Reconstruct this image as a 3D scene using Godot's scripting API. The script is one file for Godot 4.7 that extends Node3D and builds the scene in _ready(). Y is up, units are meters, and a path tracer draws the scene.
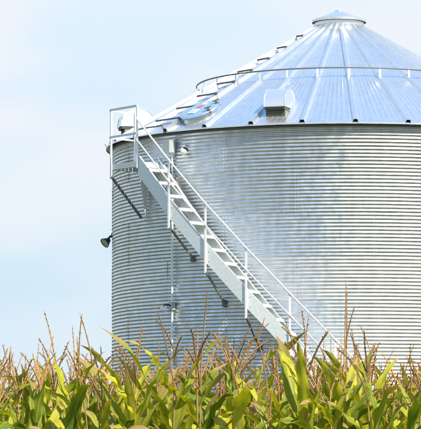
extends Node3D
# A galvanised grain bin with a spiral stair, seen over the tops of a maize field.

const EYE := 1.5                      # camera height
const BC := Vector3(2.60, 0.0, -55.0) # bin centre on the ground
const R := 4.57                       # wall radius
const WALL_TOP := 7.43
const RING := 0.8128
const PITCH := RING / 12.0
const EAVE_R := 4.70
const EAVE_Y := 7.455
const SLOPE := 0.5774
const RO := 5.25                      # outer stringer radius
const RI := 4.72                      # inner stringer radius

var rng := RandomNumberGenerator.new()
var M := {}
var names := {}

# ------------------------------------------------------------------ mesh helper
class MB:
	var v := PackedVector3Array()
	var n := PackedVector3Array()
	var c := PackedColorArray()
	var ix := PackedInt32Array()
	var uv := PackedVector2Array()
	func vert(p: Vector3, nn: Vector3, col := Color.WHITE) -> int:
		v.append(p); n.append(nn); c.append(col)
		return v.size() - 1
	func quad_i(a: int, b: int, d: int, e: int) -> void:
		ix.append_array(PackedInt32Array([a, b, d, a, d, e]))
	func tri(a: Vector3, b: Vector3, d: Vector3, col := Color.WHITE) -> void:
		var nn := (d - a).cross(b - a).normalized()
		ix.append_array(PackedInt32Array([vert(a, nn, col), vert(b, nn, col), vert(d, nn, col)]))
	func quad(a: Vector3, b: Vector3, d: Vector3, e: Vector3, col := Color.WHITE) -> void:
		var nn := (d - a).cross(b - a)
		if nn.length() < 1e-9: nn = (e - a).cross(d - a)
		nn = nn.normalized()
		quad_i(vert(a, nn, col), vert(b, nn, col), vert(d, nn, col), vert(e, nn, col))
	# convex 8-corner hexahedron given bottom ring and top ring (each 4 points, same order)
	func hexa(b: Array, t: Array, col := Color.WHITE) -> void:
		var mid := Vector3.ZERO
		for p in b: mid += p
		for p in t: mid += p
		mid /= 8.0
		var faces := [[b[0], b[1], b[2], b[3]], [t[0], t[1], t[2], t[3]]]
		for k in 4: faces.append([b[k], b[(k + 1) % 4], t[(k + 1) % 4], t[k]])
		for f in faces:
			var q: Vector3 = (f[2] - f[0]).cross(f[1] - f[0])
			var out: Vector3 = (f[0] + f[2]) * 0.5 - mid
			if q.dot(out) >= 0: quad(f[0], f[1], f[2], f[3], col)
			else: quad(f[3], f[2], f[1], f[0], col)
	func box(ctr: Vector3, x: Vector3, y: Vector3, z: Vector3, col := Color.WHITE) -> void: # half vectors
		hexa([ctr - x - y - z, ctr + x - y - z, ctr + x - y + z, ctr - x - y + z], [ctr - x + y - z, ctr + x + y - z, ctr + x + y + z, ctr - x + y + z], col)
	# box with chamfered long edges running along z
	func bar(ctr: Vector3, x: Vector3, y: Vector3, z: Vector3, ch := 0.2, col := Color.WHITE) -> void:
		var pr := [Vector2(-1, -1 + ch), Vector2(-1 + ch, -1), Vector2(1 - ch, -1), Vector2(1, -1 + ch), Vector2(1, 1 - ch), Vector2(1 - ch, 1), Vector2(-1 + ch, 1), Vector2(-1, 1 - ch)]
		for k in 8:
			var a: Vector2 = pr[k]
			var b: Vector2 = pr[(k + 1) % 8]
			var pa := ctr + x * a.x + y * a.y
			var pb := ctr + x * b.x + y * b.y
			var nn := (x.normalized() * (a.x + b.x) + y.normalized() * (a.y + b.y)).normalized()
			quad_i(vert(pa - z, nn, col), vert(pb - z, nn, col), vert(pb + z, nn, col), vert(pa + z, nn, col))
		for s in [-1.0, 1.0]:
			var zn: Vector3 = z.normalized() * s
			var m := vert(ctr + z * s, zn, col)
			for k in 8:
				var a: Vector2 = pr[k]
				var b: Vector2 = pr[(k + 1) % 8]
				ix.append_array(PackedInt32Array([m, vert(ctr + x * a.x + y * a.y + z * s, zn, col), vert(ctr + x * b.x + y * b.y + z * s, zn, col)]))
	func tube(pts: Array, rad, sides := 8, caps := true, col := Color.WHITE) -> void:
		var prev := -1
		var up := Vector3.UP
		for i in pts.size():
			var d: Vector3 = (pts[mini(i + 1, pts.size() - 1)] - pts[maxi(i - 1, 0)]).normalized()
			var s := d.cross(up)
			if s.length() < 0.2: s = d.cross(Vector3(0.8, 0, 0.6))
			s = s.normalized()
			var t := s.cross(d).normalized()
			var r: float = rad[i] if rad is Array else rad
			var first := v.size()
			for k in sides:
				var a := TAU * k / sides
				var nn := s * cos(a) + t * sin(a)
				vert(pts[i] + nn * r, nn, col)
			if prev >= 0:
				for k in sides:
					var k2 := (k + 1) % sides
					quad_i(prev + k, prev + k2, first + k2, first + k)
			if caps and (i == 0 or i == pts.size() - 1):
				var e := -d if i == 0 else d
				var m := vert(pts[i], e, col)
				for k in sides:
					var a1 := TAU * k / sides
					var a2 := TAU * (k + 1) / sides
					ix.append_array(PackedInt32Array([m, vert(pts[i] + (s * cos(a1) + t * sin(a1)) * r, e, col), vert(pts[i] + (s * cos(a2) + t * sin(a2)) * r, e, col)]))
			prev = first
	# lathe: profile of Vector2(radius, along) round axis ax at ctr
	func lathe(ctr: Vector3, ax: Vector3, prof: Array, sides := 20, col := Color.WHITE) -> void:
		var s := ax.cross(Vector3(0.31, 0.2, 0.93)).normalized()
		var t := ax.cross(s).normalized()
		for i in prof.size() - 1:
			var a: Vector2 = prof[i]
			var b: Vector2 = prof[i + 1]
			var sl := Vector2(b.y - a.y, a.x - b.x).normalized()
			var first := v.size()
			for k in sides + 1:
				var an := TAU * k / sides
				var o := s * cos(an) + t * sin(an)
				var nn := (o * sl.x + ax * sl.y).normalized()
				vert(ctr + o * a.x + ax * a.y, nn, col)
				vert(ctr + o * b.x + ax * b.y, nn, col)
			for k in sides:
				quad_i(first + 2 * k, first + 2 * k + 1, first + 2 * k + 3, first + 2 * k + 2)
	func merge(o: MB, x: Transform3D) -> void:
		var base := v.size()
		for i in o.v.size():
			uv.append(o.uv[i] if i < o.uv.size() else Vector2(0.5, 0.02))
			v.append(x * o.v[i]); n.append((x.basis * o.n[i]).normalized()); c.append(o.c[i])
		for i in o.ix: ix.append(base + i)
	func mesh() -> ArrayMesh:
		for i in range(0, ix.size(), 3):   # wind every face to suit its normals
			var g := (v[ix[i + 2]] - v[ix[i]]).cross(v[ix[i + 1]] - v[ix[i]])
			if g.dot(n[ix[i]] + n[ix[i + 1]] + n[ix[i + 2]]) < 0.0:
				var k := ix[i + 1]
				ix[i + 1] = ix[i + 2]
				ix[i + 2] = k
		var a := []
		a.resize(Mesh.ARRAY_MAX)
		a[Mesh.ARRAY_VERTEX] = v; a[Mesh.ARRAY_NORMAL] = n; a[Mesh.ARRAY_COLOR] = c; a[Mesh.ARRAY_INDEX] = ix
		if uv.size() == v.size(): a[Mesh.ARRAY_TEX_UV] = uv
		var m := ArrayMesh.new()
		m.add_surface_from_arrays(Mesh.PRIMITIVE_TRIANGLES, a)
		return m

# ------------------------------------------------------------------ node helpers
func numbered(called: String) -> String:
	var k: int = names.get(called, -1) + 1
	names[called] = k
	return called if k == 0 else "%s_%03d" % [called, k]

func thing(called: String, label: String, category: String, at := Vector3.ZERO, group := "") -> Node3D:
	var o := Node3D.new()
	o.name = numbered(called)
	add_child(o)
	o.position = at
	o.set_meta("label", label)
	o.set_meta("category", category)
	if group: o.set_meta("group", group)
	return o

func inst(called: String, mesh: Mesh, mat: Material, parent: Node3D) -> MeshInstance3D:
	var o := MeshInstance3D.new()
	o.name = called
	o.mesh = mesh
	o.material_override = mat
	o.cast_shadow = GeometryInstance3D.SHADOW_CASTING_SETTING_ON
	parent.add_child(o, true)
	return o

func part(called: String, mb: MB, mat: Material, parent: Node3D) -> MeshInstance3D:
	return inst(called, mb.mesh(), mat, parent)

# point relative to the bin's base: radius, angle (degrees from the bin's own front mark, + to the right), height
static func P(r: float, deg: float, y: float) -> Vector3:
	var a := deg_to_rad(deg - 2.71)
	return Vector3(r * sin(a), y, r * cos(a))
static func OUT(deg: float) -> Vector3:
	return P(1.0, deg, 0.0)
static func TAN(deg: float) -> Vector3:
	return P(1.0, deg + 90.0, 0.0)
static func roof_y(r: float) -> float:
	return EAVE_Y + (EAVE_R - r) * SLOPE

# ------------------------------------------------------------------ materials
func noise_tex(freq: float, lo: Color, hi: Color, size := 512, octaves := 4, kind := FastNoiseLite.TYPE_SIMPLEX_SMOOTH, sd := 1, stretch := Vector2(1, 1), mid := Color(-1, 0, 0)) -> ImageTexture:
	var n := FastNoiseLite.new()
	n.noise_type = kind
	n.seed = sd
	n.frequency = freq
	n.fractal_octaves = octaves
	var base := n.get_seamless_image(size, size, false, false, 0.15, true)
	var im := Image.create(size, size, false, Image.FORMAT_RGB8)
	for y in size:
		for x in size:
			var t := base.get_pixel(posmod(int(x * stretch.x), size), posmod(int(y * stretch.y), size)).r
			if mid.r >= 0.0:
				im.set_pixel(x, y, lo.lerp(mid, t * 2.0) if t < 0.5 else mid.lerp(hi, t * 2.0 - 1.0))
			else:
				im.set_pixel(x, y, lo.lerp(hi, t))
	return ImageTexture.create_from_image(im)

func mat(called: String, lin: Color, rough: float, metal := 0.0) -> StandardMaterial3D:
	var m := StandardMaterial3D.new()
	m.resource_name = called
	m.albedo_color = lin.linear_to_srgb()
	m.roughness = rough
	m.metallic = metal
	M[called] = m
	return m

func tri_tex(m: StandardMaterial3D, alb: Texture2D, rough: Texture2D, s: Vector3) -> void:
	m.albedo_texture = alb
	if rough:
		m.roughness_texture = rough
		m.roughness = 1.0
	m.uv1_triplanar = true
	m.uv1_world_triplanar = true
	m.uv1_scale = s

func leaf_texture() -> ImageTexture:
	# parallel veins along the blade, dry flecks and pale streaks
	var n := FastNoiseLite.new()
	n.seed = 5
	n.frequency = 0.02
	n.fractal_octaves = 4
	var base := n.get_seamless_image(512, 256, false, false, 0.15, true)
	var im := Image.create(512, 256, false, Image.FORMAT_RGB8)
	var q := RandomNumberGenerator.new()
	q.seed = 19
	var veins := []
	for y in 256: veins.append(0.95 + 0.07 * sin(y * 0.75) * (0.6 + 0.4 * sin(y * 0.11)) + q.randf_range(-0.05, 0.05))
	for y in 256:
		for x in 512:
			var t := base.get_pixel(int(x * 0.35), (y * 3) % 256).r
			var g: float = veins[y] * lerpf(0.88, 1.08, t)
			var c := Color(g, g, g)
			var f := base.get_pixel((x * 2 + 131) % 512, (y * 2 + 57) % 256).r
			if f > 0.80: c = c.lerp(Color(1.0, 0.80, 0.62), clampf((f - 0.80) * 6.0, 0.0, 0.8))
			im.set_pixel(x, y, c.clamp())
	return ImageTexture.create_from_image(im)

func materials() -> void:
	var spangle := noise_tex(0.02, Color(0.80, 0.81, 0.82), Color(1, 1, 1), 512, 5, FastNoiseLite.TYPE_SIMPLEX_SMOOTH, 3)
	var rough_wall := noise_tex(0.012, Color(0.23, 0.23, 0.23), Color(0.42, 0.42, 0.42), 512, 4, FastNoiseLite.TYPE_SIMPLEX_SMOOTH, 8)
	var rough_roof := noise_tex(0.02, Color(0.26, 0.26, 0.26), Color(0.36, 0.36, 0.36), 512, 4, FastNoiseLite.TYPE_SIMPLEX_SMOOTH, 12)
	var rough_stair := noise_tex(0.03, Color(0.42, 0.42, 0.42), Color(0.62, 0.62, 0.62), 512, 4, FastNoiseLite.TYPE_SIMPLEX_SMOOTH, 21)
	var m: StandardMaterial3D
	for k in 3:
		m = mat("galvanised_wall_%d" % k, [Color(0.78, 0.80, 0.80), Color(0.87, 0.88, 0.87), Color(0.83, 0.86, 0.88)][k], 0.35, [0.85, 0.75, 0.82][k])
		tri_tex(m, spangle, rough_wall, Vector3(0.55, 0.55, 0.55) * [1.0, 0.83, 1.21][k])
	m = mat("galvanised_roof", Color(0.84, 0.86, 0.87), 0.3, 0.85)
	tri_tex(m, noise_tex(0.02, Color(0.91, 0.92, 0.93), Color(1, 1, 1), 512, 4, FastNoiseLite.TYPE_SIMPLEX_SMOOTH, 4), rough_roof, Vector3(0.6, 0.6, 0.6))
	m = mat("galvanised_stair", Color(0.73, 0.79, 0.80), 0.5, 0.3)
	tri_tex(m, noise_tex(0.02, Color(0.90, 0.91, 0.91), Color(1, 1, 1), 512, 5, FastNoiseLite.TYPE_SIMPLEX_SMOOTH, 6), rough_stair, Vector3(1.4, 1.4, 1.4))
	m = mat("galvanised_rail", Color(0.80, 0.82, 0.82), 0.42, 0.3)
	mat("bolt_zinc", Color(0.62, 0.62, 0.58), 0.45, 0.5)
	mat("dark_steel", Color(0.14, 0.145, 0.14), 0.55, 0.3)
	mat("mesh_and_mouth_shade", Color(0.10, 0.11, 0.09), 0.7, 0.2)
	mat("vent_sheet", Color(0.80, 0.83, 0.86), 0.32, 0.8)
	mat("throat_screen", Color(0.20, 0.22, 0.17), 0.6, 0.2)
	mat("lid_sky_reflection", Color(0.26, 0.42, 0.60), 0.35, 0.35)
	mat("latch_brown", Color(0.13, 0.11, 0.08), 0.6)
	mat("label_white", Color(0.80, 0.80, 0.78), 0.5)
	mat("label_red", Color(0.62, 0.09, 0.12), 0.5)
	mat("box_grey", Color(0.40, 0.46, 0.45), 0.5)
	mat("conduit_white", Color(0.85, 0.86, 0.87), 0.4)
	mat("bulb_white", Color(0.82, 0.80, 0.74), 0.18)
	mat("rubber_black", Color(0.03, 0.032, 0.035), 0.5)
	mat("reflector", Color(0.60, 0.60, 0.52), 0.3, 0.5)
	m = mat("concrete", Color(0.36, 0.35, 0.33), 0.9)
	tri_tex(m, noise_tex(0.03, Color(0.75, 0.75, 0.74), Color(1, 1, 1), 256, 5, FastNoiseLite.TYPE_SIMPLEX_SMOOTH, 31), null, Vector3(0.5, 0.5, 0.5))
	m = mat("field_ground", Color(1, 1, 1), 0.95)
	tri_tex(m, noise_tex(0.02, Color(0.038, 0.048, 0.018).linear_to_srgb(), Color(0.085, 0.075, 0.048).linear_to_srgb(), 512, 6, FastNoiseLite.TYPE_SIMPLEX_SMOOTH, 41, Vector2(1, 1), Color(0.052, 0.064, 0.024).linear_to_srgb()), null, Vector3(0.11, 0.11, 0.11))
	for k in 2:
		m = mat("maize_leaf" if k == 0 else "maize_stalk", Color(1, 1, 1), 0.5 if k == 0 else 0.6)
		m.vertex_color_use_as_albedo = true
		if k == 0:
			m.albedo_texture = leaf_texture()
			m.backlight_enabled = true
			m.backlight = Color(0.84, 0.84, 0.28)
			m.metallic_specular = 0.32
	m = mat("maize_tassel", Color(1, 1, 1), 0.8)
	m.vertex_color_use_as_albedo = true

# ------------------------------------------------------------------ sky, sun, camera
func sky_image() -> Image:
	var w := 1536
	var h := 768
	var n := FastNoiseLite.new()
	n.seed = 11
	n.frequency = 1.0
	n.fractal_octaves = 5
	var im := Image.create(w, h, false, Image.FORMAT_RGBF)
	var hor := Color(0.385, 0.51, 0.585)
	var low := Color(0.485, 0.565, 0.635)
	var mid := Color(0.13, 0.32, 0.62)
	var top := Color(0.11, 0.27, 0.60)
	var veil := Color(0.565, 0.58, 0.615)
	for y in h:
		var el := PI * (0.5 - (y + 0.5) / h)
		var e := sin(el)
		var base: Color
		if e < 0.2: base = hor.lerp(low, smoothstep(-0.02, 0.2, e))
		elif e < 0.75: base = low.lerp(mid, smoothstep(0.2, 0.75, e))
		else: base = mid.lerp(top, smoothstep(0.75, 1.0, e))
		for x in w:
			if e < -0.02:
				im.set_pixel(x, y, Color(0.08, 0.09, 0.045))
				continue
			var az := TAU * (x + 0.5) / w
			var d := Vector3(cos(el) * cos(az), e, cos(el) * sin(az))
			var q := n.get_noise_3d(d.x * 7.0, d.y * 22.0, d.z * 7.0) * 0.5 + 0.5
			var cl := smoothstep(0.36, 0.66, q) * lerpf(0.8, 0.15, smoothstep(0.2, 0.65, e)) * lerpf(0.4, 1.0, smoothstep(0.0, 0.12, e))
			im.set_pixel(x, y, base.lerp(veil, cl))
	return im

func environment() -> void:
	var cam := Camera3D.new()
	cam.name = "camera"
	cam.position = Vector3(0, EYE, 0)
	cam.rotation_degrees = Vector3(4.82, 0, 0)
	cam.fov = 8.93
	cam.near = 0.1
	cam.far = 4000.0
	add_child(cam)
	var env := Environment.new()
	env.background_mode = Environment.BG_SKY
	var sm := PanoramaSkyMaterial.new()
	sm.panorama = ImageTexture.create_from_image(sky_image())
	var sky := Sky.new()
	sky.sky_material = sm
	env.sky = sky
	env.background_energy_multiplier = 1.0
	env.tonemap_mode = Environment.TONE_MAPPER_LINEAR
	env.tonemap_exposure = 1.58
	env.sdfgi_enabled = true
	env.ssao_enabled = true
	env.ssil_enabled = true
	var we := WorldEnvironment.new()
	we.name = "environment"
	we.environment = env
	add_child(we)
	var sun := DirectionalLight3D.new()
	sun.name = "sun"
	sun.light_energy = 1.6
	sun.light_color = Color(1.0, 0.95, 0.87)
	sun.light_angular_distance = 0.5
	sun.shadow_enabled = true
	add_child(sun)
	var az := deg_to_rad(38.0)   # to the right of straight behind the camera
	var el := deg_to_rad(48.0)
	var to_sun := Vector3(sin(az) * cos(el), sin(el), cos(az) * cos(el))
	sun.look_at_from_position(to_sun * 200.0, Vector3.ZERO, Vector3.UP)

# ------------------------------------------------------------------ ground
func ground() -> void:
	var b := MB.new()
	var n := 24
	var half := 1500.0
	for i in n:
		for j in n:
			var x0 := -half + 2 * half * i / n
			var x1 := -half + 2 * half * (i + 1) / n
			var z0 := -half + 2 * half * j / n
			var z1 := -half + 2 * half * (j + 1) / n
			b.quad(Vector3(x0, 0, z0), Vector3(x1, 0, z0), Vector3(x1, 0, z1), Vector3(x0, 0, z1))
	var o := part("ground", b, M.field_ground, self)
	o.set_meta("kind", "structure")
	o.set_meta("label", "green field ground under the maize and round the bin")
	o.set_meta("category", "ground")

# ------------------------------------------------------------------ the bin
func wall_panel_mesh(sd: int) -> ArrayMesh:
	# one corrugated sheet, 36 degrees wide, centred on angle 0, bottom at y = 0
	var n := FastNoiseLite.new()
	n.seed = sd
	n.frequency = 1.0
	n.fractal_octaves = 3
	var b := MB.new()
	var rows := 12 * 8
	var cols := 24
	var a0 := -18.25
	var a1 := 18.25
	for j in rows + 1:
		var y := RING * j / rows + (0.004 if j == rows else 0.0)
		for i in cols + 1:
			var f := float(i) / cols
			var a := lerpf(a0, a1, f)
			var s := deg_to_rad(a) * R
			var dr := n.get_noise_2d(s * 1.6, y * 1.3) * 0.0060 + n.get_noise_2d(s * 4.0 + 40.0, y * 3.5) * 0.0012
			var e := 0.02
			var gx := ((n.get_noise_2d((s + e) * 1.6, y * 1.3) - n.get_noise_2d((s - e) * 1.6, y * 1.3)) * 0.0060 + (n.get_noise_2d((s + e) * 4.0 + 40.0, y * 3.5) - n.get_noise_2d((s - e) * 4.0 + 40.0, y * 3.5)) * 0.0012) / (2 * e)
			var gy := ((n.get_noise_2d(s * 1.6, (y + e) * 1.3) - n.get_noise_2d(s * 1.6, (y - e) * 1.3)) * 0.0060 + (n.get_noise_2d(s * 4.0 + 40.0, (y + e) * 3.5) - n.get_noise_2d(s * 4.0 + 40.0, (y - e) * 3.5)) * 0.0012) / (2 * e)
			var lap := lerpf(-0.0015, 0.0015, f)
			var ph := TAU * y / PITCH
			var rr := R + 0.0080 * sin(ph) + dr + lap
			var slope := 0.0080 * cos(ph) * TAU / PITCH + gy
			var nn := (OUT(a) - Vector3.UP * slope - TAN(a) * gx).normalized()
			b.vert(P(rr, a, y), nn)
	for j in rows:
		for i in cols:
			var k := j * (cols + 1) + i
			b.quad_i(k, k + cols + 1, k + cols + 2, k + 1)
	return b.mesh()

func seam_bolts_mesh() -> ArrayMesh:
	var b := MB.new()
	for row in 12:
		var y := (row + 0.25) * PITCH
		for s in [-0.35, 0.35]:
			b.lathe(P(R + 0.006, -18.0 + s, y), OUT(-18.0 + s), [Vector2(0.011, -0.004), Vector2(0.011, 0.004), Vector2(0.006, 0.011), Vector2(0.0, 0.012)], 6)
	for k in 6:
		var a := -15.0 + 6.0 * k
		b.lathe(P(R + 0.006, a, PITCH * 0.25), OUT(a), [Vector2(0.010, -0.004), Vector2(0.010, 0.004), Vector2(0.005, 0.010), Vector2(0.0, 0.011)], 6)
	return b.mesh()

func roof_panel_mesh(sd: int) -> ArrayMesh:
	# one wedge sheet, 12 degrees wide, centred on 0, with low pressed ribs
	var n := FastNoiseLite.new()
	n.seed = 100 + sd
	n.frequency = 1.0
	var b := MB.new()
	var cols := 64
	var rows := 16
	var pts := []
	for j in rows + 1:
		var r := lerpf(EAVE_R, 0.44, float(j) / rows)
		var row := []
		for i in cols + 1:
			var f := float(i) / cols
			var a := lerpf(-6.0, 6.0, f)
			var w := fposmod(f * 9.0 + 0.5, 1.0)
			var press := smoothstep(0.30, 0.42, w) - smoothstep(0.58, 0.70, w)
			var fade := clampf((r - 0.8) / 0.6, 0.0, 1.0)
			var h := press * 0.010 * fade * smoothstep(0.0, 0.12, EAVE_R - r) + n.get_noise_2d(f * 3.0, r * 1.4) * 0.004 * fade
			row.append(P(r, a, roof_y(r) + h))
		pts.append(row)
	for j in rows + 1:
		for i in cols + 1:
			var du: Vector3 = pts[j][mini(i + 1, cols)] - pts[j][maxi(i - 1, 0)]
			var dv: Vector3 = pts[mini(j + 1, rows)][i] - pts[maxi(j - 1, 0)][i]
			var nn := du.cross(dv).normalized()
			if nn.y < 0: nn = -nn
			b.vert(pts[j][i], nn)
	for j in rows:
		for i in cols:
			var k := j * (cols + 1) + i
			b.quad_i(k, k + cols + 1, k + cols + 2, k + 1)
	# turned-down lip at the eave
	for i in cols:
		var p: Vector3 = pts[0][i]
		var q: Vector3 = pts[0][i + 1]
		b.quad(p, q, q - Vector3(0, 0.03, 0), p - Vector3(0, 0.03, 0))
	return b.mesh()

func roof_rib_mesh() -> ArrayMesh:
	# hollow trapezoid standing over the joint of two sheets, open at the eave
	var b := MB.new()
	var t := TAN(0.0)
	var up := (Vector3.UP * 1.0 + OUT(0.0) * SLOPE).normalized()
	var r0 := EAVE_R + 0.01
	var r1 := 0.46
	var prof := [Vector2(-0.055, -0.004), Vector2(-0.034, 0.062), Vector2(0.034, 0.062), Vector2(0.055, -0.004)]
	var inner := [Vector2(-0.050, -0.004), Vector2(-0.030, 0.057), Vector2(0.030, 0.057), Vector2(0.050, -0.004)]
	for k in 3:
		for s in 2:
			var q: Array = prof if s == 0 else inner
			var a: Vector2 = q[k]
			var c: Vector2 = q[k + 1]
			var p0 := P(r0, 0, roof_y(r0))
			var p1 := P(r1, 0, roof_y(r1))
			var nar := 0.55
			b.quad(p0 + t * a.x + up * a.y, p1 + t * a.x * nar + up * a.y, p1 + t * c.x * nar + up * c.y, p0 + t * c.x + up * c.y)
	return b.mesh()

func vent_parts(bin: Node3D, deg: float) -> void:
	var v := Node3D.new()
	v.name = "roof_vent"
	bin.add_child(v, true)
	var o := OUT(deg)
	var t := TAN(deg)
	var lip := 7.80
	var rc := 4.16          # centre radius of the hood
	var hw := 0.205
	# hood: half drum, open below, sheet sides
	var b := MB.new()
	var seg := 14
	var arc := []
	for k in seg + 1:
		var a := PI * k / seg
		arc.append(Vector2(rc + 0.34 * cos(a), lip + 0.36 * pow(sin(a), 0.8)))
	for k in seg:
		var p: Vector2 = arc[k]
		var q: Vector2 = arc[k + 1]
		var np := Vector2(cos(PI * k / seg), sin(PI * k / seg))
		var nq := Vector2(cos(PI * (k + 1) / seg), sin(PI * (k + 1) / seg))
		var c := [o * p.x + Vector3.UP * p.y, o * q.x + Vector3.UP * q.y]
		b.quad_i(b.vert(c[0] - t * hw, o * np.x + Vector3.UP * np.y), b.vert(c[1] - t * hw, o * nq.x + Vector3.UP * nq.y), b.vert(c[1] + t * hw, o * nq.x + Vector3.UP * nq.y), b.vert(c[0] + t * hw, o * np.x + Vector3.UP * np.y))
		for s in [-1.0, 1.0]:
			var base := o * rc + Vector3.UP * lip
			if s > 0: b.tri(base + t * hw, c[0] + t * hw, c[1] + t * hw)
			else: b.tri(base - t * hw, c[1] - t * hw, c[0] - t * hw)
	# rolled rim round the mouth
	b.tube([o * (rc + 0.34) + Vector3.UP * lip - t * hw, o * (rc + 0.34) + Vector3.UP * lip + t * hw], 0.012, 6)
	for s in [-1.0, 1.0]:
		b.tube([o * (rc + 0.34) + Vector3.UP * lip + t * hw * s, o * rc + Vector3.UP * lip + t * hw * s], 0.010, 6)
	var hood := part("hood", b, M.vent_sheet, v)
	b = MB.new()
	for s in [-1.0, 1.0]:
		var seam := []
		for p in arc: seam.append(o * (rc + (p.x - rc) * 1.008) + Vector3.UP * (p.y + 0.003) + t * hw * s)
		b.tube(seam, 0.009, 6)
	part("folded_seam", b, M.galvanised_roof, hood)
	# throat of the vent rising from the roof
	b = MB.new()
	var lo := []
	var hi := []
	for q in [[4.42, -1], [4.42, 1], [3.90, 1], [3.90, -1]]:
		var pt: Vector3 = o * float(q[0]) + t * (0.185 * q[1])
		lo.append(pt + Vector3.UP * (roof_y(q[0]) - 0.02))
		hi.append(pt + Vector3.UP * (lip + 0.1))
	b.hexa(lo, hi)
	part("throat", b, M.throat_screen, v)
	# bird mesh: fine wires round the throat below the hood
	b = MB.new()
	for k in 13:
		var x := -0.18 + 0.03 * k
		b.tube([o * 4.428 + t * x + Vector3.UP * roof_y(4.428), o * 4.428 + t * x + Vector3.UP * (lip + 0.02)], 0.005, 4, false)
	for k in 5:
		var y := roof_y(4.428) + 0.03 + 0.035 * k
		b.tube([o * 4.432 - t * 0.185 + Vector3.UP * y, o * 4.432 + t * 0.185 + Vector3.UP * y], 0.005, 4, false)
	for s in [-1.0, 1.0]:  # added dark strips: painted shade of the open hood mouth
		b.bar(o * (rc + 0.20) + t * (hw - 0.012) * s + Vector3.UP * (lip - 0.028), t * 0.004, Vector3.UP * 0.026, o * 0.12)
	b.bar(o * (rc + 0.322) + Vector3.UP * (lip - 0.028), o * 0.004, Vector3.UP * 0.026, t * (hw - 0.016))
	part("bird_mesh_and_shade", b, M.mesh_and_mouth_shade, v)
	b = MB.new()
	for s in [-1.0, 1.0]:
		b.bar(o * 4.04 + t * 0.19 * s + Vector3.UP * (roof_y(4.04) + 0.012), t * 0.03, Vector3.UP * 0.008, (o - Vector3.UP * SLOPE) * 0.19)
	part("flange", b, M.galvanised_roof, v)

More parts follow.
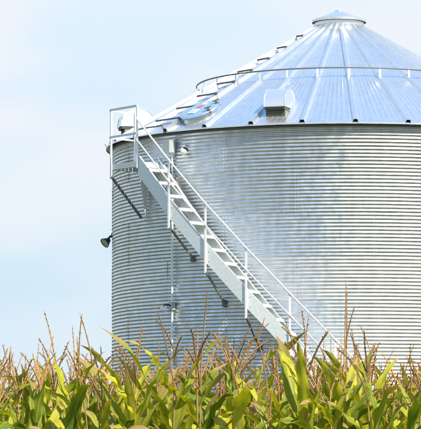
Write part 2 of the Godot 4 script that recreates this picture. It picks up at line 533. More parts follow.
func grain_bin() -> void:
	var bin := thing("grain_bin", "large round corrugated galvanised grain bin with cone roof behind the maize", "grain bin", BC)
	var variants := []
	for k in 6: variants.append(wall_panel_mesh(k * 7 + 2))
	rng.seed = 4
	var bolts := seam_bolts_mesh()
	for ring in 9:
		for k in 10:
			var a := (8.0 if ring % 2 == 0 else -10.0) + 18.0 + 36.0 * k
			var p := inst("wall_panel", variants[(ring * 5 + k * 3 + (k * k) % 4) % 6], M["galvanised_wall_%d" % rng.randi_range(0, 2)], bin)
			p.position.y = WALL_TOP - RING * (ring + 1)
			p.rotation.y = deg_to_rad(a)
			var q := inst("seam_bolts", bolts, M.bolt_zinc, p)
			q.set_meta("kind", "stuff")
	# footing
	var b := MB.new()
	b.lathe(Vector3.ZERO, Vector3.UP, [Vector2(0.0, -0.05), Vector2(R + 0.25, -0.05), Vector2(R + 0.25, 0.10), Vector2(R + 0.23, 0.12), Vector2(0.0, 0.12)], 72)
	part("concrete_footing", b, M.concrete, bin)
	# top angle of the wall, coloured dark to paint the shadow gap under the eave
	b = MB.new()
	b.lathe(Vector3.ZERO, Vector3.UP, [Vector2(R - 0.03, WALL_TOP - 0.02), Vector2(R + 0.012, WALL_TOP - 0.05), Vector2(R + 0.022, WALL_TOP - 0.045), Vector2(R + 0.022, WALL_TOP + 0.004), Vector2(R - 0.03, WALL_TOP + 0.008)], 120)
	part("eave_shadow_angle", b, M.dark_steel, bin)
	# roof sheets and ribs
	var sheets := []
	for k in 4: sheets.append(roof_panel_mesh(k))
	var rib := roof_rib_mesh()
	for k in 30:
		var p := inst("roof_panel", sheets[(k * 3 + k / 4) % 4], M.galvanised_roof, bin)
		p.rotation.y = deg_to_rad(-2.4 + 12.0 * k)
		var q := inst("roof_rib", rib, M.galvanised_roof, bin)
		q.rotation.y = deg_to_rad(3.6 + 12.0 * k)
	# peak
	b = MB.new()
	var py := roof_y(0.46)
	b.lathe(Vector3.ZERO, Vector3.UP, [Vector2(0.50, py - 0.03), Vector2(0.50, py + 0.16), Vector2(0.47, py + 0.16)], 36)
	part("peak_collar", b, M.galvanised_roof, bin)
	b = MB.new()
	b.lathe(Vector3.ZERO, Vector3.UP, [Vector2(0.55, py + 0.12), Vector2(0.55, py + 0.17), Vector2(0.10, py + 0.34), Vector2(0.08, py + 0.37), Vector2(0.0, py + 0.38)], 36)
	part("peak_lid", b, M.galvanised_roof, bin)
	# guard ring standing off the roof
	b = MB.new()
	var pts := []
	var rr := 2.88
	for k in 121: pts.append(P(rr, 3.0 * k, roof_y(rr) + 0.21))
	b.tube(pts, 0.015, 6, false)
	var ring_o := part("guard_ring", b, M.dark_steel, bin)
	for k in 30:
		var a := 3.6 + 12.0 * k
		b = MB.new()
		b.bar(P(rr, a, roof_y(rr) + 0.13), TAN(a) * 0.022, OUT(a) * 0.006, Vector3.UP * 0.095)
		part("standoff", b, M.galvanised_rail, ring_o)
	# roof steps in the sheet above the landing
	for k in 8:
		var r := 4.36 - 0.475 * k
		if r < 0.9: break
		b = MB.new()
		var y := roof_y(r) + 0.10
		var e0 := P(r, -53.8, y)
		var e1 := P(r, -43.2, y)
		var dirv := (e1 - e0) * 0.5
		var o := OUT(-48.5)
		b.bar((e0 + e1) * 0.5, o * 0.03, Vector3.UP * 0.006, dirv)
		b.bar((e0 + e1) * 0.5 + o * 0.028 - Vector3.UP * 0.015, o * 0.004, Vector3.UP * 0.015, dirv)
		var step_o := part("roof_step", b, M.dark_steel, bin)
		for s in [-1.0, 1.0]:
			b = MB.new()
			b.bar((e0 + e1) * 0.5 + dirv * s * 0.97 - Vector3.UP * 0.05, o * 0.008, dirv.normalized() * 0.005, Vector3.UP * 0.044)
			part("step_foot", b, M.galvanised_roof, step_o)
	# bent grab bar at the eave by the landing
	b = MB.new()
	pts = []
	for k in 9: pts.append(P(EAVE_R + 0.03, -56.5 + 1.4 * k, EAVE_Y + 0.11))
	pts.append(P(EAVE_R + 0.03, -44.9, EAVE_Y + 0.06))
	pts.append(P(EAVE_R + 0.02, -44.8, EAVE_Y - 0.03))
	pts.push_front(P(EAVE_R + 0.02, -57.0, EAVE_Y - 0.03))
	b.tube(pts, 0.016, 6)
	part("grab_bar", b, M.dark_steel, bin)
	for k in 6: vent_parts(bin, -15.6 + 60.0 * k)
	# round hatch; blue lid colour paints in the sky mirrored by bare metal
	var hatch := Node3D.new()
	hatch.name = "roof_hatch"
	bin.add_child(hatch, true)
	var hd := -39.0
	var up := (Vector3.UP + OUT(hd) * SLOPE).normalized()
	var down := (OUT(hd) - Vector3.UP * SLOPE).normalized()
	var hc := P(4.16, hd, roof_y(4.16))
	b = MB.new()
	b.lathe(hc, up, [Vector2(0.37, -0.03), Vector2(0.355, 0.10), Vector2(0.34, 0.10)], 32)
	part("collar", b, M.galvanised_roof, hatch)
	b = MB.new()
	b.lathe(hc, up, [Vector2(0.385, 0.075), Vector2(0.39, 0.115), Vector2(0.36, 0.135), Vector2(0.18, 0.150), Vector2(0.0, 0.155)], 32)
	part("lid", b, M.lid_sky_reflection, hatch)
	for q in [[0.22, 0.27], [-0.12, 0.33]]:
		b = MB.new()
		var lc: Vector3 = hc - down * float(q[0]) + TAN(hd) * float(q[1]) + up * 0.11
		b.bar(lc, down * 0.028, TAN(hd) * 0.045, up * 0.035, 0.15)
		b.tube([lc + up * 0.02, lc + up * 0.085], 0.016, 6)
		b.bar(lc + up * 0.085, up * 0.012, (down + TAN(hd)) * 0.014, (down - TAN(hd)) * 0.045, 0.3)
		part("latch", b, M.latch_brown, hatch)
	b = MB.new()
	b.tube([hc - down * 0.10 - TAN(hd) * 0.385 + up * 0.10, hc + down * 0.10 - TAN(hd) * 0.385 + up * 0.10], 0.022, 8)
	part("hinge", b, M.galvanised_rail, hatch)
	b = MB.new()
	var rim := []
	for k in 49:
		var an := TAU * k / 48.0
		rim.append(hc + up * 0.118 + (down * cos(an) + TAN(hd) * sin(an)) * 0.388)
	b.tube(rim, 0.010, 6, false)
	part("lid_rim", b, M.galvanised_roof, hatch)
	b = MB.new()
	for k in 4:
		b.bar(hc + up * 0.1605 + down * (0.08 + 0.04 * k) - TAN(hd) * (0.03 + 0.012 * (k % 2)), down * 0.009, TAN(hd) * (0.062 - 0.012 * (k % 2)), up * 0.001, 0.1)
	part("label_print", b, M.latch_brown, hatch)
	b = MB.new()
	b.bar(hc + up * 0.156 + down * 0.14 - TAN(hd) * 0.03, down * 0.10, TAN(hd) * 0.085, up * 0.004, 0.1)
	part("warning_label", b, M.label_white, hatch)
	b = MB.new()
	b.bar(hc + up * 0.158 - down * 0.06 - TAN(hd) * 0.02, down * 0.055, TAN(hd) * 0.05, up * 0.004, 0.1)
	part("warning_label", b, M.label_red, hatch)
	b = MB.new()
	b.bar(hc + up * 0.157 - down * 0.20 - TAN(hd) * 0.01, down * 0.05, TAN(hd) * 0.05, up * 0.004, 0.1)
	part("warning_label", b, M.label_white, hatch)

# ------------------------------------------------------------------ the stair
func ylow(deg: float) -> float:
	return 6.60 - 0.0945 * (deg + 46.3)

func channel(b: MB, r: float, side: float, a0: float, a1: float, y0: float, y1: float, hgt: float) -> void:
	# C-section between two angles: web at radius r, flanges turned to `side`
	var fl := 0.055 * side
	var th := 0.010 * side
	for q in [[r - th, r, 0.0, hgt], [r, r + fl, 0.0, 0.014], [r, r + fl, hgt - 0.014, hgt]]:
		var lo := [P(q[0], a0, y0 + q[2]), P(q[1], a0, y0 + q[2]), P(q[1], a1, y1 + q[2]), P(q[0], a1, y1 + q[2])]
		var hi := [P(q[0], a0, y0 + q[3]), P(q[1], a0, y0 + q[3]), P(q[1], a1, y1 + q[3]), P(q[0], a1, y1 + q[3])]
		b.hexa(lo, hi)

func stair() -> void:
	var st := thing("bin_stair", "grey galvanised steel stair with railing winding down the bin wall", "staircase", BC)
	var nodes := [-46.3, -37.1, -28.0, -19.0, -10.0, -1.0, 8.0, 17.0, 23.2]
	var H := 0.36
	var b: MB
	for k in nodes.size() - 1:
		var a0: float = nodes[k]
		var a1: float = nodes[k + 1]
		for w in 2:
			b = MB.new()
			channel(b, RO if w == 0 else RI, -1.0 if w == 0 else 1.0, a0, a1, ylow(a0), ylow(a1), H)
			part("stringer", b, M.galvanised_stair, st)
		# splice plate with bolts at the joint
		b = MB.new()
		if k > 0:
			var o := OUT(a0)
			for s in [-1.0, 1.0]:
				for q in [0.09, 0.27]:
					b.lathe(P(RO + 0.001, a0 + 0.75 * s, ylow(a0 + 0.75 * s) + q), o, [Vector2(0.014, 0.0), Vector2(0.014, 0.008), Vector2(0.0, 0.013)], 6)
			var sb := part("splice_bolts", b, M.bolt_zinc, st)
			sb.set_meta("kind", "stuff")
	# treads
	var step := 0.262 / 0.0945
	for k in 26:
		var a := -44.6 + step * k
		var y := ylow(a) + 0.265
		if y < 0.15: break
		b = MB.new()
		var o := OUT(a)
		var t := TAN(a)
		var rm := (RO + RI) * 0.5
		var hw := (RO - RI) * 0.5 - 0.012
		var c := P(rm, a, y)
		b.box(c, o * hw, Vector3.UP * 0.004, t * 0.12)
		b.box(c + t * 0.117 - Vector3.UP * 0.026, o * hw, Vector3.UP * 0.026, t * 0.004)
		b.box(c - t * 0.117 - Vector3.UP * 0.02, o * hw, Vector3.UP * 0.02, t * 0.003)
		part("tread", b, M.galvanised_rail, st)
	# posts, rails and braces
	var rp := RO + 0.028
	for k in nodes.size() - 1:
		var a: float = nodes[k]
		if k > 0:
			b = MB.new()
			var y0 := maxf(ylow(a) - 0.20, 0.0)
			var y1 := ylow(a) + 1.115
			b.bar(P(rp, a, (y0 + y1) * 0.5), TAN(a) * 0.019, OUT(a) * 0.017, Vector3.UP * ((y1 - y0) * 0.5))
			part("post", b, M.galvanised_rail, st)
			if ylow(a) > 0.9:
				b = MB.new()
				var p0 := P(rp - 0.01, a, ylow(a) - 0.16)
				var p1 := P(R + 0.012, a, ylow(a) - 0.70)
				var d := (p1 - p0)
				b.bar((p0 + p1) * 0.5, TAN(a) * 0.026, d.cross(TAN(a)).normalized() * 0.006, d * 0.5)
				b.bar((p0 + p1) * 0.5 + TAN(a) * 0.022 + d.cross(TAN(a)).normalized() * 0.024, TAN(a) * 0.005, d.cross(TAN(a)).normalized() * 0.024, d * 0.5)
				part("brace", b, M.dark_steel, st)
				b = MB.new()
				b.bar(P(R + 0.014, a, ylow(a) - 0.72), TAN(a) * 0.05, OUT(a) * 0.008, Vector3.UP * 0.06)
				part("wall_bracket", b, M.dark_steel, st)
				# flat arm from the inner stringer to the wall
				b = MB.new()
				b.bar(P((R + RO) * 0.5, a, ylow(a) - 0.03), TAN(a) * 0.02, Vector3.UP * 0.022, OUT(a) * ((RO - R) * 0.5 - 0.006))
				part("bearer", b, M.galvanised_stair, st)
	for q in [[1.10, 0.018], [0.70, 0.015]]:
		for k in nodes.size() - 2:
			var a0: float = nodes[k]
			var a1: float = nodes[k + 1]
			b = MB.new()
			var lift: float = q[0]
			var first := (-0.03 if k == 0 else 0.0)
			b.tube([P(rp + 0.02, a0, ylow(a0) + lift + first), P(rp + 0.02, a1, ylow(a1) + lift)], q[1], 8)
			part("handrail" if lift > 1.0 else "middle_rail", b, M.galvanised_rail, st)
	landing(st)

func landing(st: Node3D) -> void:
	var a0 := -55.8
	var a1 := -46.3
	var ld := Node3D.new()
	ld.name = "landing"
	st.add_child(ld, true)
	var yd := 6.86
	var b := MB.new()
	# deck planks (bar grating) between inner and outer edge
	for k in 7:
		var f0 := (k + 0.06) / 7.0
		var f1 := (k + 0.94) / 7.0
		b = MB.new()
		var r0 := lerpf(RI - 0.06, RO - 0.02, f0)
		var r1 := lerpf(RI - 0.06, RO - 0.02, f1)
		b.hexa([P(r0, a0, yd - 0.035), P(r1, a0, yd - 0.035), P(r1, a1, yd - 0.035), P(r0, a1, yd - 0.035)], [P(r0, a0, yd - 0.004), P(r1, a0, yd - 0.004), P(r1, a1, yd - 0.004), P(r0, a1, yd - 0.004)])
		part("deck_plank", b, M.galvanised_stair, ld)
	# edge beams
	b = MB.new()
	channel(b, RO, -1.0, a0 - 0.3, a1, yd - 0.10, yd - 0.10, 0.105)
	part("edge_beam", b, M.galvanised_stair, ld)
	b = MB.new()
	channel(b, RI - 0.075, 1.0, a0 - 0.3, a1, yd - 0.10, yd - 0.10, 0.062)
	part("edge_beam", b, M.galvanised_stair, ld)
	for a in [a0, a1]:
		b = MB.new()
		b.bar(P((RO + R) * 0.5, a, yd - 0.075), TAN(a) * 0.025, Vector3.UP * 0.035, OUT(a) * ((RO - R) * 0.5 - 0.015))
		part("cross_beam", b, M.galvanised_stair, ld)
	# posts: outer pair reaches below the beam, inner one stands at the far end
	var top := 7.92
	var rp := RO + 0.028
	var posts := [[rp, a0, yd - 0.27, top, 0.019], [rp, a1, yd - 0.13, top, 0.019], [RI + 0.03, a0, yd - 0.04, top - 0.02, 0.022], [RI + 0.03, a1 - 0.6, yd - 0.04, top - 0.25, 0.024]]
	for k in posts.size():
		if k == 3: continue
		var q: Array = posts[k]
		b = MB.new()
		b.bar(P(q[0], q[1], (q[2] + q[3]) * 0.5), TAN(q[1]) * q[4], OUT(q[1]) * 0.018, Vector3.UP * ((q[3] - q[2]) * 0.5))
		part("post", b, M.galvanised_rail, ld)
	for y in [top - 0.012, 7.385]:
		b = MB.new()
		var e0 := P(rp, a0 - 0.2, y)
		var e1 := P(rp, a1 + 0.2, y)
		b.bar((e0 + e1) * 0.5 + OUT(-51.0) * 0.024, OUT(-51.0) * 0.006, Vector3.UP * 0.024, (e1 - e0) * 0.5)
		part("guard_rail", b, M.galvanised_stair, ld)
		b = MB.new()
		e0 = P(rp - 0.03, a0, y - 0.015)
		e1 = P(RI + 0.05, a0, y - 0.03)
		b.bar((e0 + e1) * 0.5 - TAN(a0) * 0.026, TAN(a0) * 0.005, Vector3.UP * 0.016, (e1 - e0) * 0.5)
		part("guard_rail", b, M.galvanised_rail, ld)
	# long brace down to the wall and the tapered gusset it ends on
	b = MB.new()
	var p0 := P(rp - 0.01, a0, yd - 0.22)
	var p1 := P(R + 0.03, a0, yd - 0.98)
	var d := p1 - p0
	var s := d.cross(TAN(a0)).normalized()
	b.bar((p0 + p1) * 0.5, TAN(a0) * 0.026, s * 0.006, d * 0.5)
	b.bar((p0 + p1) * 0.5 + TAN(a0) * 0.022 + s * 0.024, TAN(a0) * 0.005, s * 0.024, d * 0.5)
	part("brace", b, M.dark_steel, ld)
	b = MB.new()
	var ag := a0 + 2.2
	var o := OUT(ag)
	var t := TAN(ag) * 0.006
	var g := [P(R + 0.01, ag, yd - 1.02), P(R + 0.05, ag, yd - 1.02), P(R + 0.20, ag, yd - 0.12), P(R + 0.01, ag, yd - 0.12)]
	b.hexa([g[0] - t, g[1] - t, g[2] - t, g[3] - t], [g[0] + t, g[1] + t, g[2] + t, g[3] + t])
	var gs := part("gusset", b, M.galvanised_stair, ld)
	b = MB.new()
	for k in 9:
		b.lathe(P(R + 0.07, ag, yd - 0.9 + 0.085 * k), TAN(ag), [Vector2(0.012, 0.004), Vector2(0.012, 0.014), Vector2(0.0, 0.016)], 6)
		b.lathe(P(R + 0.07, ag, yd - 0.9 + 0.085 * k), -TAN(ag), [Vector2(0.012, 0.004), Vector2(0.012, 0.014), Vector2(0.0, 0.016)], 6)
	var gb := part("gusset_bolts", b, M.bolt_zinc, gs)
	gb.set_meta("kind", "stuff")

# ------------------------------------------------------------------ electrical fittings
func fittings() -> void:
	var a := -43.3
	# junction box under the eave
	var o := OUT(a)
	var t := TAN(a)
	var jb := thing("junction_box", "grey metal junction box under the eave above the white conduit", "junction box", BC + P(R + 0.02, a, 7.03))
	var b := MB.new()
	b.bar(o * 0.10 + Vector3.UP * 0.12, t * 0.085, o * 0.07, Vector3.UP * 0.115, 0.06)
	part("case", b, M.box_grey, jb)
	b = MB.new()
	b.bar(o * 0.177 + Vector3.UP * 0.12, t * 0.092, o * 0.006, Vector3.UP * 0.122, 0.2)
	part("cover", b, M.box_grey, jb)
	b = MB.new()
	b.bar(o * 0.012 + Vector3.UP * 0.12, t * 0.05, o * 0.016, Vector3.UP * 0.15, 0.2)
	part("back_strap", b, M.galvanised_rail, jb)
	# conduit
	var cd := thing("conduit", "thin white vertical conduit pipe running down the bin wall", "pipe", BC + P(R + 0.05, a, 0.0))
	b = MB.new()
	b.tube([Vector3(0, 0.15, 0), Vector3(0, 4.06, 0)], 0.020, 10)
	b.tube([Vector3(0, 4.21, 0), Vector3(0, 7.04, 0)], 0.020, 10)
	part("pipe", b, M.conduit_white, cd)
	for y in [0.9, 1.9, 2.9, 3.7, 4.9, 5.8, 6.6]:
		b = MB.new()
		b.bar(Vector3(0, y, 0) - o * 0.012, t * 0.05, o * 0.012, Vector3.UP * 0.014)
		part("pipe_strap", b, M.galvanised_rail, cd)
	# outlet with two small lamps
	var lp := thing("twin_lamp", "small fitting with two white bulbs halfway down the conduit", "lamp", BC + P(R + 0.05, a, 4.06))
	b = MB.new()
	b.bar(Vector3(0, 0.075, 0) + o * 0.01, t * 0.055, o * 0.045, Vector3.UP * 0.075, 0.15)
	part("box", b, M.box_grey, lp)
	for q in [[-0.17, 0.08, 0.0, 0.0], [0.0, 0.06, 0.10, -0.02]]:
		var tip: Vector3 = t * float(q[0]) + o * (0.06 + float(q[2])) + Vector3.UP * (float(q[1]) + 0.0)
		var root := o * 0.05 + Vector3.UP * 0.08
		b = MB.new()
		b.tube([root, (root + tip) * 0.5 + Vector3.UP * 0.03, tip], [0.016, 0.014, 0.020], 8)
		part("arm", b, M.rubber_black, lp)
		b = MB.new()
		var ax := (Vector3.DOWN * 1.0 + (tip - root).normalized() * 0.5).normalized()
		b.lathe(tip, ax, [Vector2(0.022, -0.01), Vector2(0.026, 0.02), Vector2(0.044, 0.07), Vector2(0.046, 0.09), Vector2(0.030, 0.105), Vector2(0.0, 0.110)], 14)
		part("bulb", b, M.bulb_white, lp)
	# white lamp beside the junction box
	var wl := thing("wall_lamp", "small white bulb lamp beside the junction box under the eave", "lamp", BC + P(R + 0.01, a + 3.6, 6.98))
	var o2 := OUT(a + 3.6)
	var t2 := TAN(a + 3.6)
	b = MB.new()
	b.lathe(Vector3.UP * 0.10, o2, [Vector2(0.05, 0.0), Vector2(0.05, 0.02), Vector2(0.022, 0.03), Vector2(0.020, 0.08), Vector2(0.0, 0.08)], 14)
	part("mount", b, M.rubber_black, wl)
	b = MB.new()
	b.lathe(Vector3.UP * 0.10 + o2 * 0.06, (t2 * 0.75 + Vector3.DOWN * 0.55 + o2 * 0.5).normalized(), [Vector2(0.028, -0.02), Vector2(0.032, 0.03), Vector2(0.060, 0.10), Vector2(0.062, 0.125), Vector2(0.04, 0.145), Vector2(0.0, 0.15)], 16)
	part("bulb", b, M.bulb_white, wl)
	# floodlight on the left flank
	var af := -88.5
	var of := OUT(af)
	var fl := thing("floodlight", "black floodlight sticking out from the left side of the bin", "floodlight", BC + P(R, af, 5.60))
	b = MB.new()
	b.bar(Vector3(0, 0.12, 0) + of * 0.012, TAN(af) * 0.04, Vector3.UP * 0.05, of * 0.012)
	b.tube([Vector3(0, 0.12, 0) + of * 0.01, of * 0.05 + Vector3.UP * 0.10, of * 0.11 + Vector3.UP * 0.03], 0.022, 8)
	part("arm", b, M.rubber_black, fl)
	b = MB.new()
	var fa := (of * 0.62 + Vector3.DOWN * 0.55 + TAN(af) * 0.45).normalized()
	var fc := of * 0.085 + Vector3.UP * 0.03
	b.lathe(fc, fa, [Vector2(0.0, -0.03), Vector2(0.045, -0.02), Vector2(0.065, 0.03), Vector2(0.105, 0.10), Vector2(0.108, 0.115), Vector2(0.100, 0.112)], 20)
	part("housing", b, M.rubber_black, fl)
	b = MB.new()
	b.lathe(fc, fa, [Vector2(0.100, 0.104), Vector2(0.06, 0.108), Vector2(0.0, 0.110)], 20)
	part("lens", b, M.reflector, fl)

# ------------------------------------------------------------------ maize
func leaf_mb(kind: int) -> MB:
	# one blade: grows from the origin along +x and up, arches over; linear vertex colours
	var q := RandomNumberGenerator.new()
	q.seed = 900 + kind
	var L := q.randf_range(0.60, 0.92)
	var W := q.randf_range(0.048, 0.072)
	var el := deg_to_rad(q.randf_range(56.0, 80.0))
	var bend := deg_to_rad(q.randf_range(45.0, 150.0))
	if kind % 4 == 0: bend = deg_to_rad(q.randf_range(28.0, 60.0))
	var crook := q.randf_range(1.4, 3.0)
	var twist := q.randf_range(-1.5, 1.5)
	var wav := q.randf_range(0.10, 0.28)
	var wf := q.randf_range(14.0, 24.0)
	var ph := q.randf() * TAU
	var side := q.randf_range(-0.35, 0.35)
	var green := Color(0.10, 0.20, 0.014).lerp(Color(0.60, 0.59, 0.03), q.randf())
	var edge := green.lerp(Color(0.56, 0.50, 0.06), 0.25 + 0.4 * q.randf())
	var rib := green.lerp(Color(0.46, 0.47, 0.15), q.randf_range(0.25, 0.9))
	var dry := Color(0.46, 0.33, 0.13)
	var dry_from := q.randf_range(0.58, 1.02)
	var b := MB.new()
	var rows := 16
	var tear := []
	for i in 2 * rows + 2: tear.append(q.randf_range(0.93, 1.03) if q.randf() > 0.10 else q.randf_range(0.66, 0.85))
	var p := Vector3.ZERO
	var pts := []
	var dirs := []
	for i in rows + 1:
		var u := float(i) / rows
		var e := el - bend * pow(u, crook)
		var d := Vector3(cos(e), sin(e), side * u).normalized()
		pts.append(p); dirs.append(d)
		p += d * (L / rows)
	for i in rows + 1:
		var u := float(i) / rows
		var d: Vector3 = dirs[i]
		var s0 := Vector3(-side * u, 0, 1).normalized()
		s0 = (s0 - d * s0.dot(d)).normalized()
		var n0 := s0.cross(d).normalized()
		if n0.y < 0 and i == 0: n0 = -n0
		var tw := twist * u * u
		var s := s0 * cos(tw) + n0 * sin(tw)
		var nn := n0 * cos(tw) - s0 * sin(tw)
		var w := W * pow(sin(PI * pow(clampf(u * 0.93 + 0.05, 0, 1), 0.62)), 0.75) if u < 0.995 else 0.0008
		w = maxf(w, 0.0008)
		var fold := 0.42 * (1.0 - 0.75 * u)
		var w_all := w
		for k in 7:
			var x := (k - 3) / 3.0
			w = w_all
			var ax := absf(x)
			var lift := ax * fold * w + ax * ax * w * wav * 2.2 * sin(wf * u + ph + (0.0 if x > 0 else 1.9))
			if ax > 0.9: w *= tear[i * 2 + (1 if x > 0 else 0)]
			var pos: Vector3 = pts[i] + s * (x * w * (1.0 - 0.12 * fold)) + nn * lift
			var col := rib if k == 3 else green.lerp(edge, ax * ax)
			col = col * (0.93 + 0.14 * absf(sin(k * 12.9 + kind)))
			var burn := smoothstep(dry_from, dry_from + 0.18, u + ax * 0.10)
			col = col.lerp(dry, burn)
			b.vert(pos, Vector3.ZERO, Color(col.r, col.g, col.b, 1))
			b.uv.append(Vector2(u * 2.0 + kind * 0.37, 0.5 + x * 0.49))
	for i in rows:
		for k in 6:
			var a := i * 7 + k
			b.quad_i(a, a + 7, a + 8, a + 1)
	smooth_normals(b)
	return b

func smooth_normals(b: MB) -> void:
	for i in range(0, b.ix.size(), 3):
		var f := (b.v[b.ix[i + 2]] - b.v[b.ix[i]]).cross(b.v[b.ix[i + 1]] - b.v[b.ix[i]])
		for k in 3: b.n[b.ix[i + k]] += f
	for i in b.n.size():
		b.n[i] = b.n[i].normalized() if b.n[i].length() > 1e-12 else Vector3.UP

func stalk_mb(h: float, sd: int) -> MB:
	var q := RandomNumberGenerator.new()
	q.seed = 50 + sd
	var b := MB.new()
	var pts := []
	var rad := []
	var n := 14
	var lean := Vector3(q.randf_range(-0.05, 0.05), 0, q.randf_range(-0.05, 0.05))
	for i in n + 1:
		var u := float(i) / n
		pts.append(Vector3(0, h * u, 0) + lean * u * u)
		rad.append(lerpf(0.014, 0.007, u) * (1.12 if i % 2 == 0 else 0.95))
	b.tube(pts, rad, 6)
	for i in b.v.size():
		var u: float = b.v[i].y / h
		var g := Color(0.14, 0.18, 0.03).lerp(Color(0.30, 0.22, 0.07), smoothstep(0.75, 1.0, u))
		b.c[i] = g
	return b

func tassel_mb(kind: int) -> MB:
	# dry male flower: a long spike and a few side branches set with spikelets
	var q := RandomNumberGenerator.new()
	q.seed = 300 + kind
	var b := MB.new()
	var base := Color(0.46, 0.28, 0.10).lerp(Color(0.22, 0.12, 0.045), q.randf())
	var stem := q.randf_range(0.16, 0.30)
	var br: int = [0, 1, 2, 5, 3, 1, 0, 4, 2, 6, 0, 3, 1, 2, 4, 0][kind % 16]
	var tops := []
	tops.append([Vector3(0, 0, 0), Vector3(q.randf_range(-0.16, 0.16), 1, q.randf_range(-0.16, 0.16)).normalized(), q.randf_range(0.46, 0.74), q.randf_range(-0.55, 0.55), stem])
	for k in br:
		var an := q.randf() * TAU
		var op := q.randf_range(0.10, 0.45)
		tops.append([Vector3(0, stem * q.randf_range(0.7, 1.1), 0), Vector3(cos(an) * op, 1, sin(an) * op).normalized(), q.randf_range(0.20, 0.36), q.randf_range(-0.1, 0.6), 0.03])
	for s in tops:
		var pts := []
		var rad := []
		var n := 18
		var p: Vector3 = s[0]
		var d: Vector3 = s[1]
		var flat := Vector3(d.x, 0, d.z)
		if flat.length() < 0.01: flat = Vector3(1, 0, 0)
		flat = flat.normalized()
		var ln: float = s[2]
		for i in n + 1:
			var u := float(i) / n
			pts.append(p)
			var bare: bool = u * ln < float(s[4])
			var r := 0.0055 if bare else (0.0100 if i % 2 == 0 else 0.0062) * (1.0 - 0.55 * u)
			if i == n: r = 0.001
			rad.append(r)
			d = (d + (flat * 0.9 - Vector3.UP * 0.5) * (float(s[3]) * 0.09) + Vector3(q.randf_range(-1, 1), 0, q.randf_range(-1, 1)) * 0.03).normalized()
			p += d * (ln / n)
		var from := b.v.size()
		b.tube(pts, rad, 5, false)
		for i in range(from, b.v.size()):
			var c := base * q.randf_range(0.75, 1.3)
			b.c[i] = Color(c.r, c.g, c.b, 1)
		# loose spikelets
		for i in range(4, n):
			if float(i) / n * ln < float(s[4]): continue
			for m in 3:
				var an2 := q.randf() * TAU
				var o := Vector3(cos(an2), q.randf_range(0.5, 1.4), sin(an2)).normalized()
				var a: Vector3 = pts[i]
				var e := a + o * q.randf_range(0.010, 0.018)
				var w := o.cross(Vector3(0.3, 0.5, 0.8)).normalized() * 0.004
				var c := base * q.randf_range(0.8, 1.45)
				c.a = 1
				b.tri(a, (a + e) * 0.5 + w, e, c)
				b.tri(a, e, (a + e) * 0.5 - w, c)
	return b

# plants that stand out in the picture: x, distance, height of the tassel tip, lean (degrees), kind, label
const MARKED := [
	[-0.98, 21.0, 2.56, 5.0, 0, "maize plant at the left whose bare tassel leans left against the sky"],
	[-0.70, 20.9, 2.53, 4.0, 15, "maize plant with a single thin tassel rising just left of the bin wall"],
	[-0.02, 20.8, 2.67, 1.0, 10, "maize plant with a tall straight tassel left of the lower stair braces"],
	[0.88, 20.7, 2.74, -4.0, 6, "maize plant with the tallest tassel, right of the foot of the stair"],
	[1.10, 20.9, 2.70, 2.0, 5, "maize plant with a tall thin tassel, second right of the foot of the stair"],
	[0.62, 21.1, 2.55, -3.0, 11, "maize plant with a forked brown tassel in front of the lower handrail"],
]

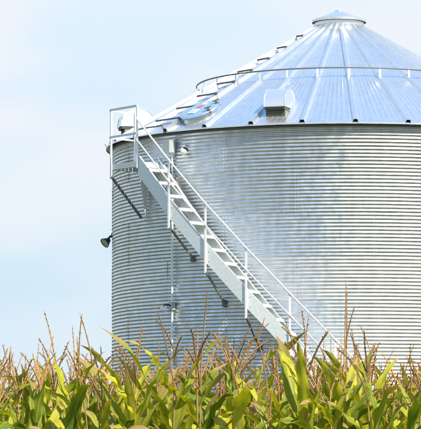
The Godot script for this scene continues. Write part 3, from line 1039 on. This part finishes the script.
func maize() -> void:
	rng.seed = 77
	var leaves := []
	var leaf_mbs := []
	for k in 26:
		var l := leaf_mb(k)
		leaf_mbs.append(l); leaves.append(l.mesh())
	var tassels := []
	var tassel_mbs := []
	for k in 16:
		var l := tassel_mb(k)
		tassel_mbs.append(l); tassels.append(l.mesh())
	var protos := []
	var merged := []
	for k in 18:
		var h := rng.randf_range(1.63, 1.88)
		var root := Node3D.new()
		var sm := stalk_mb(h, k)
		inst("stalk", sm.mesh(), M.maize_stalk, root)
		var mm := MB.new()
		mm.merge(sm, Transform3D())
		var face := rng.randf() * TAU
		var nl := 9
		for j in nl:
			var y := h - 0.03 - 0.155 * j - rng.randf_range(0.0, 0.05)
			var yaw := face + PI * (j % 2) + rng.randf_range(-0.5, 0.5)
			var size := (0.60 if j == 0 else (0.80 if j == 1 else 1.0)) * rng.randf_range(0.9, 1.12)
			var kind := rng.randi() % 26
			var x := Transform3D(Basis(Vector3.UP, yaw).scaled(Vector3.ONE * size), Vector3(0, y, 0))
			var o := inst("leaf", leaves[kind], M.maize_leaf, root)
			o.transform = x
			mm.merge(leaf_mbs[kind], x)
		var tk := k % 16
		var ts := inst("tassel", tassels[tk], M.maize_tassel, root)
		var tx := Transform3D(Basis(Vector3.UP, rng.randf() * TAU).scaled(Vector3.ONE * rng.randf_range(0.85, 1.1)), Vector3(0, h - 0.02, 0))
		# the stalk leans a little; set the tassel on its tip
		var tip := Vector3.ZERO
		var cnt := 0
		for p in sm.v:
			if p.y > h - 0.012:
				tip += p; cnt += 1
		tx.origin = tip / maxf(cnt, 1) - Vector3(0, 0.01, 0)
		ts.transform = tx
		mm.merge(tassel_mbs[tk], tx)
		protos.append(root); merged.append(mm)
	# rows run across the view; those nearest the camera are individuals
	var far_x := []
	for k in 18: far_x.append([])
	var count := 0
	for row in 14:
		var d := 20.6 + 0.76 * row
		var half := d * 0.0766 + 0.35
		var x := -9.0 + rng.randf() * 0.2
		while x < 9.0:
			x += rng.randf_range(0.16, 0.30)
			var k := rng.randi() % 18
			var pos := Vector3(x, 0.0, -d + rng.randf_range(-0.07, 0.07))
			var sc := rng.randf_range(0.93, 1.07)
			var turn := Basis(Vector3.UP, rng.randf() * TAU) * Basis(Vector3.RIGHT, rng.randf_range(-0.05, 0.05)) * Basis(Vector3.BACK, rng.randf_range(-0.05, 0.05))
			var tr := Transform3D(turn.scaled(Vector3(sc, sc * rng.randf_range(0.97, 1.05), sc)), pos)
			if absf(x) < half and count < 290:
				var o: Node3D = protos[k].duplicate()
				o.name = numbered("maize_plant")
				add_child(o)
				o.transform = tr
				o.set_meta("label", "maize plant with drying leaves and brown tassel crowded among the near rows")
				o.set_meta("category", "maize plant")
				o.set_meta("group", "maize plants in the near rows of the field")
				count += 1
			else:
				far_x[k].append(tr)
	for q in MARKED:
		var o: Node3D = protos[q[4]].duplicate()
		o.name = numbered("maize_plant")
		add_child(o)
		var tip := 0.0
		for c in merged[q[4]].v: tip = maxf(tip, c.y)
		var ts: Node3D = o.get_node("tassel")
		var grow: float = (q[2] - ts.position.y) / (tip - ts.position.y)
		ts.scale *= Vector3(1.0, grow, 1.0)
		o.transform = Transform3D(Basis(Vector3.BACK, deg_to_rad(q[3])) * Basis(Vector3.UP, 1.3 + q[0]), Vector3(q[0], 0.0, -q[1]))
		o.set_meta("label", q[5])
		o.set_meta("category", "maize plant")
		o.set_meta("group", "maize plants in the near rows of the field")
	var field := Node3D.new()
	field.name = "maize_rows"
	add_child(field)
	field.set_meta("kind", "stuff")
	field.set_meta("label", "dense rows of ripening maize farther back in the field")
	field.set_meta("category", "maize field")
	for k in 18:
		if far_x[k].is_empty(): continue
		var mmi := MultiMesh.new()
		mmi.transform_format = MultiMesh.TRANSFORM_3D
		mmi.mesh = merged[k].mesh()
		mmi.instance_count = far_x[k].size()
		for i in far_x[k].size(): mmi.set_instance_transform(i, far_x[k][i])
		var mi := MultiMeshInstance3D.new()
		mi.name = "maize_row_plants"
		mi.multimesh = mmi
		mi.material_override = M.maize_leaf
		mi.set_meta("kind", "stuff")
		field.add_child(mi, true)
	for p in protos: p.free()
	print("individual maize plants: ", count)

func _ready() -> void:
	environment()
	materials()
	ground()
	grain_bin()
	stair()
	fittings()
	maize()
